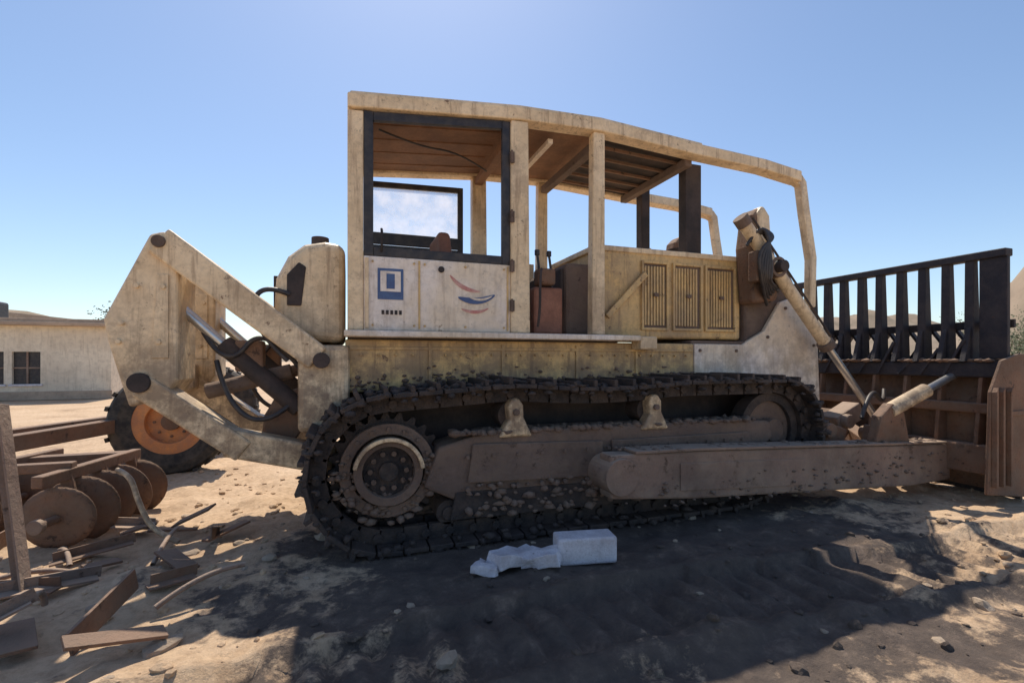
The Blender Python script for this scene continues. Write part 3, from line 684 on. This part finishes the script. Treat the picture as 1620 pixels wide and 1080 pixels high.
# ================================================================ HILLS, TREES
def hill(nm,cx,cy,rx,ry,h,seed):
    bm=bmesh.new(); n=48; VV=[]
    for i in range(n+1):
        row=[]
        for j in range(n+1):
            u=i/n*2-1; v=j/n*2-1; d=math.hypot(u,v); e=max(0,1-d); e=e*e*(3-2*e)
            row.append(bm.verts.new((cx+u*rx,cy+v*ry,-.3+h*e*(1+.5*noise.fractal(Vector((u*3+seed,v*3,seed)),1,2,5)))))
        VV.append(row)
    for i in range(n):
        for j in range(n): bm.faces.new((VV[i][j],VV[i+1][j],VV[i+1][j+1],VV[i][j+1]))
    return obj(nm,bm,'hill',None,smooth=True)
hill('earth_mound',52,17,22,16,9.5,2.0)
hill('hills',-420,700,420,160,60,5.0)
hill('hills',250,900,500,160,45,9.0)
hill('hills',700,500,260,300,60,13.0)
def tree(nm,x,y,h,r,seed):
    random.seed(seed); T=empty(nm); bm=bmesh.new()
    bm_cyl(bm,(x,y,-.1),(x+.1,y,h*.5),.05*h*.5,.03*h*.5,10)
    tips=[]
    for i in range(9):
        a=random.random()*6.28; q=Vector((x+math.cos(a)*r*random.uniform(.3,.8),y+math.sin(a)*r*random.uniform(.3,.8),h*random.uniform(.55,.95)))
        bm_cyl(bm,(x+.05,y,h*random.uniform(.25,.45)),q,.012*h,.004*h,6); tips.append(q)
    obj('trunk',bm,'bark',T); bm=bmesh.new()
    for t in tips:
        for k in range(260):
            d=Vector((random.gauss(0,1),random.gauss(0,1),random.gauss(0,.8)))*r*.22; p=t+d; s=random.uniform(.05,.12)*(h/5)
            u=Vector((random.gauss(0,1),random.gauss(0,1),random.gauss(0,1))).normalized(); w=u.orthogonal().normalized()
            bm.faces.new([bm.verts.new(p+u*s),bm.verts.new(p+w*s*.6),bm.verts.new(p-u*s),bm.verts.new(p-w*s*.6)])
    obj('crown',bm,'leaf',T)
tree('acacia_tree',25.5,10.6,3.0,1.8,1); tree('acacia_tree',30,14,3.6,2.2,2)
tree('acacia_tree',-14.5,42,5.2,3,4)

# ================================================================ LIGHT, SKY, CAMERA
az,el=7,58
w=bpy.data.worlds.new('World'); scn.world=w; w.use_nodes=True; N=w.node_tree.nodes; L=w.node_tree.links
sky=N.new('ShaderNodeTexSky'); sky.sky_type='NISHITA'; sky.sun_disc=False; sky.sun_elevation=R(el); sky.sun_rotation=R(az); sky.air_density=1.0; sky.dust_density=.5; sky.ozone_density=2.4
L.new(sky.outputs[0],N['Background'].inputs[0]); N['Background'].inputs[1].default_value=.15
sd=bpy.data.lights.new('sun','SUN'); sd.energy=5; sd.angle=R(.5); sd.color=(1,.90,.76)
so=bpy.data.objects.new('sun',sd); COL.objects.link(so)
dirv=-Vector((math.sin(R(az))*math.cos(R(el)),math.cos(R(az))*math.cos(R(el)),math.sin(R(el))))
so.rotation_euler=dirv.to_track_quat('-Z','Y').to_euler()
cd=bpy.data.cameras.new('camera'); cam=bpy.data.objects.new('camera',cd); COL.objects.link(cam)
cam.location=(0,0,1.6); cam.rotation_euler=(R(90),0,R(-19)); cd.sensor_width=36; cd.lens=16.8; cd.shift_y=30/1620; cd.clip_end=5000; cd.clip_start=.05
scn.camera=cam
scn.view_settings.view_transform='Standard'; scn.view_settings.look='None'; scn.view_settings.exposure=0
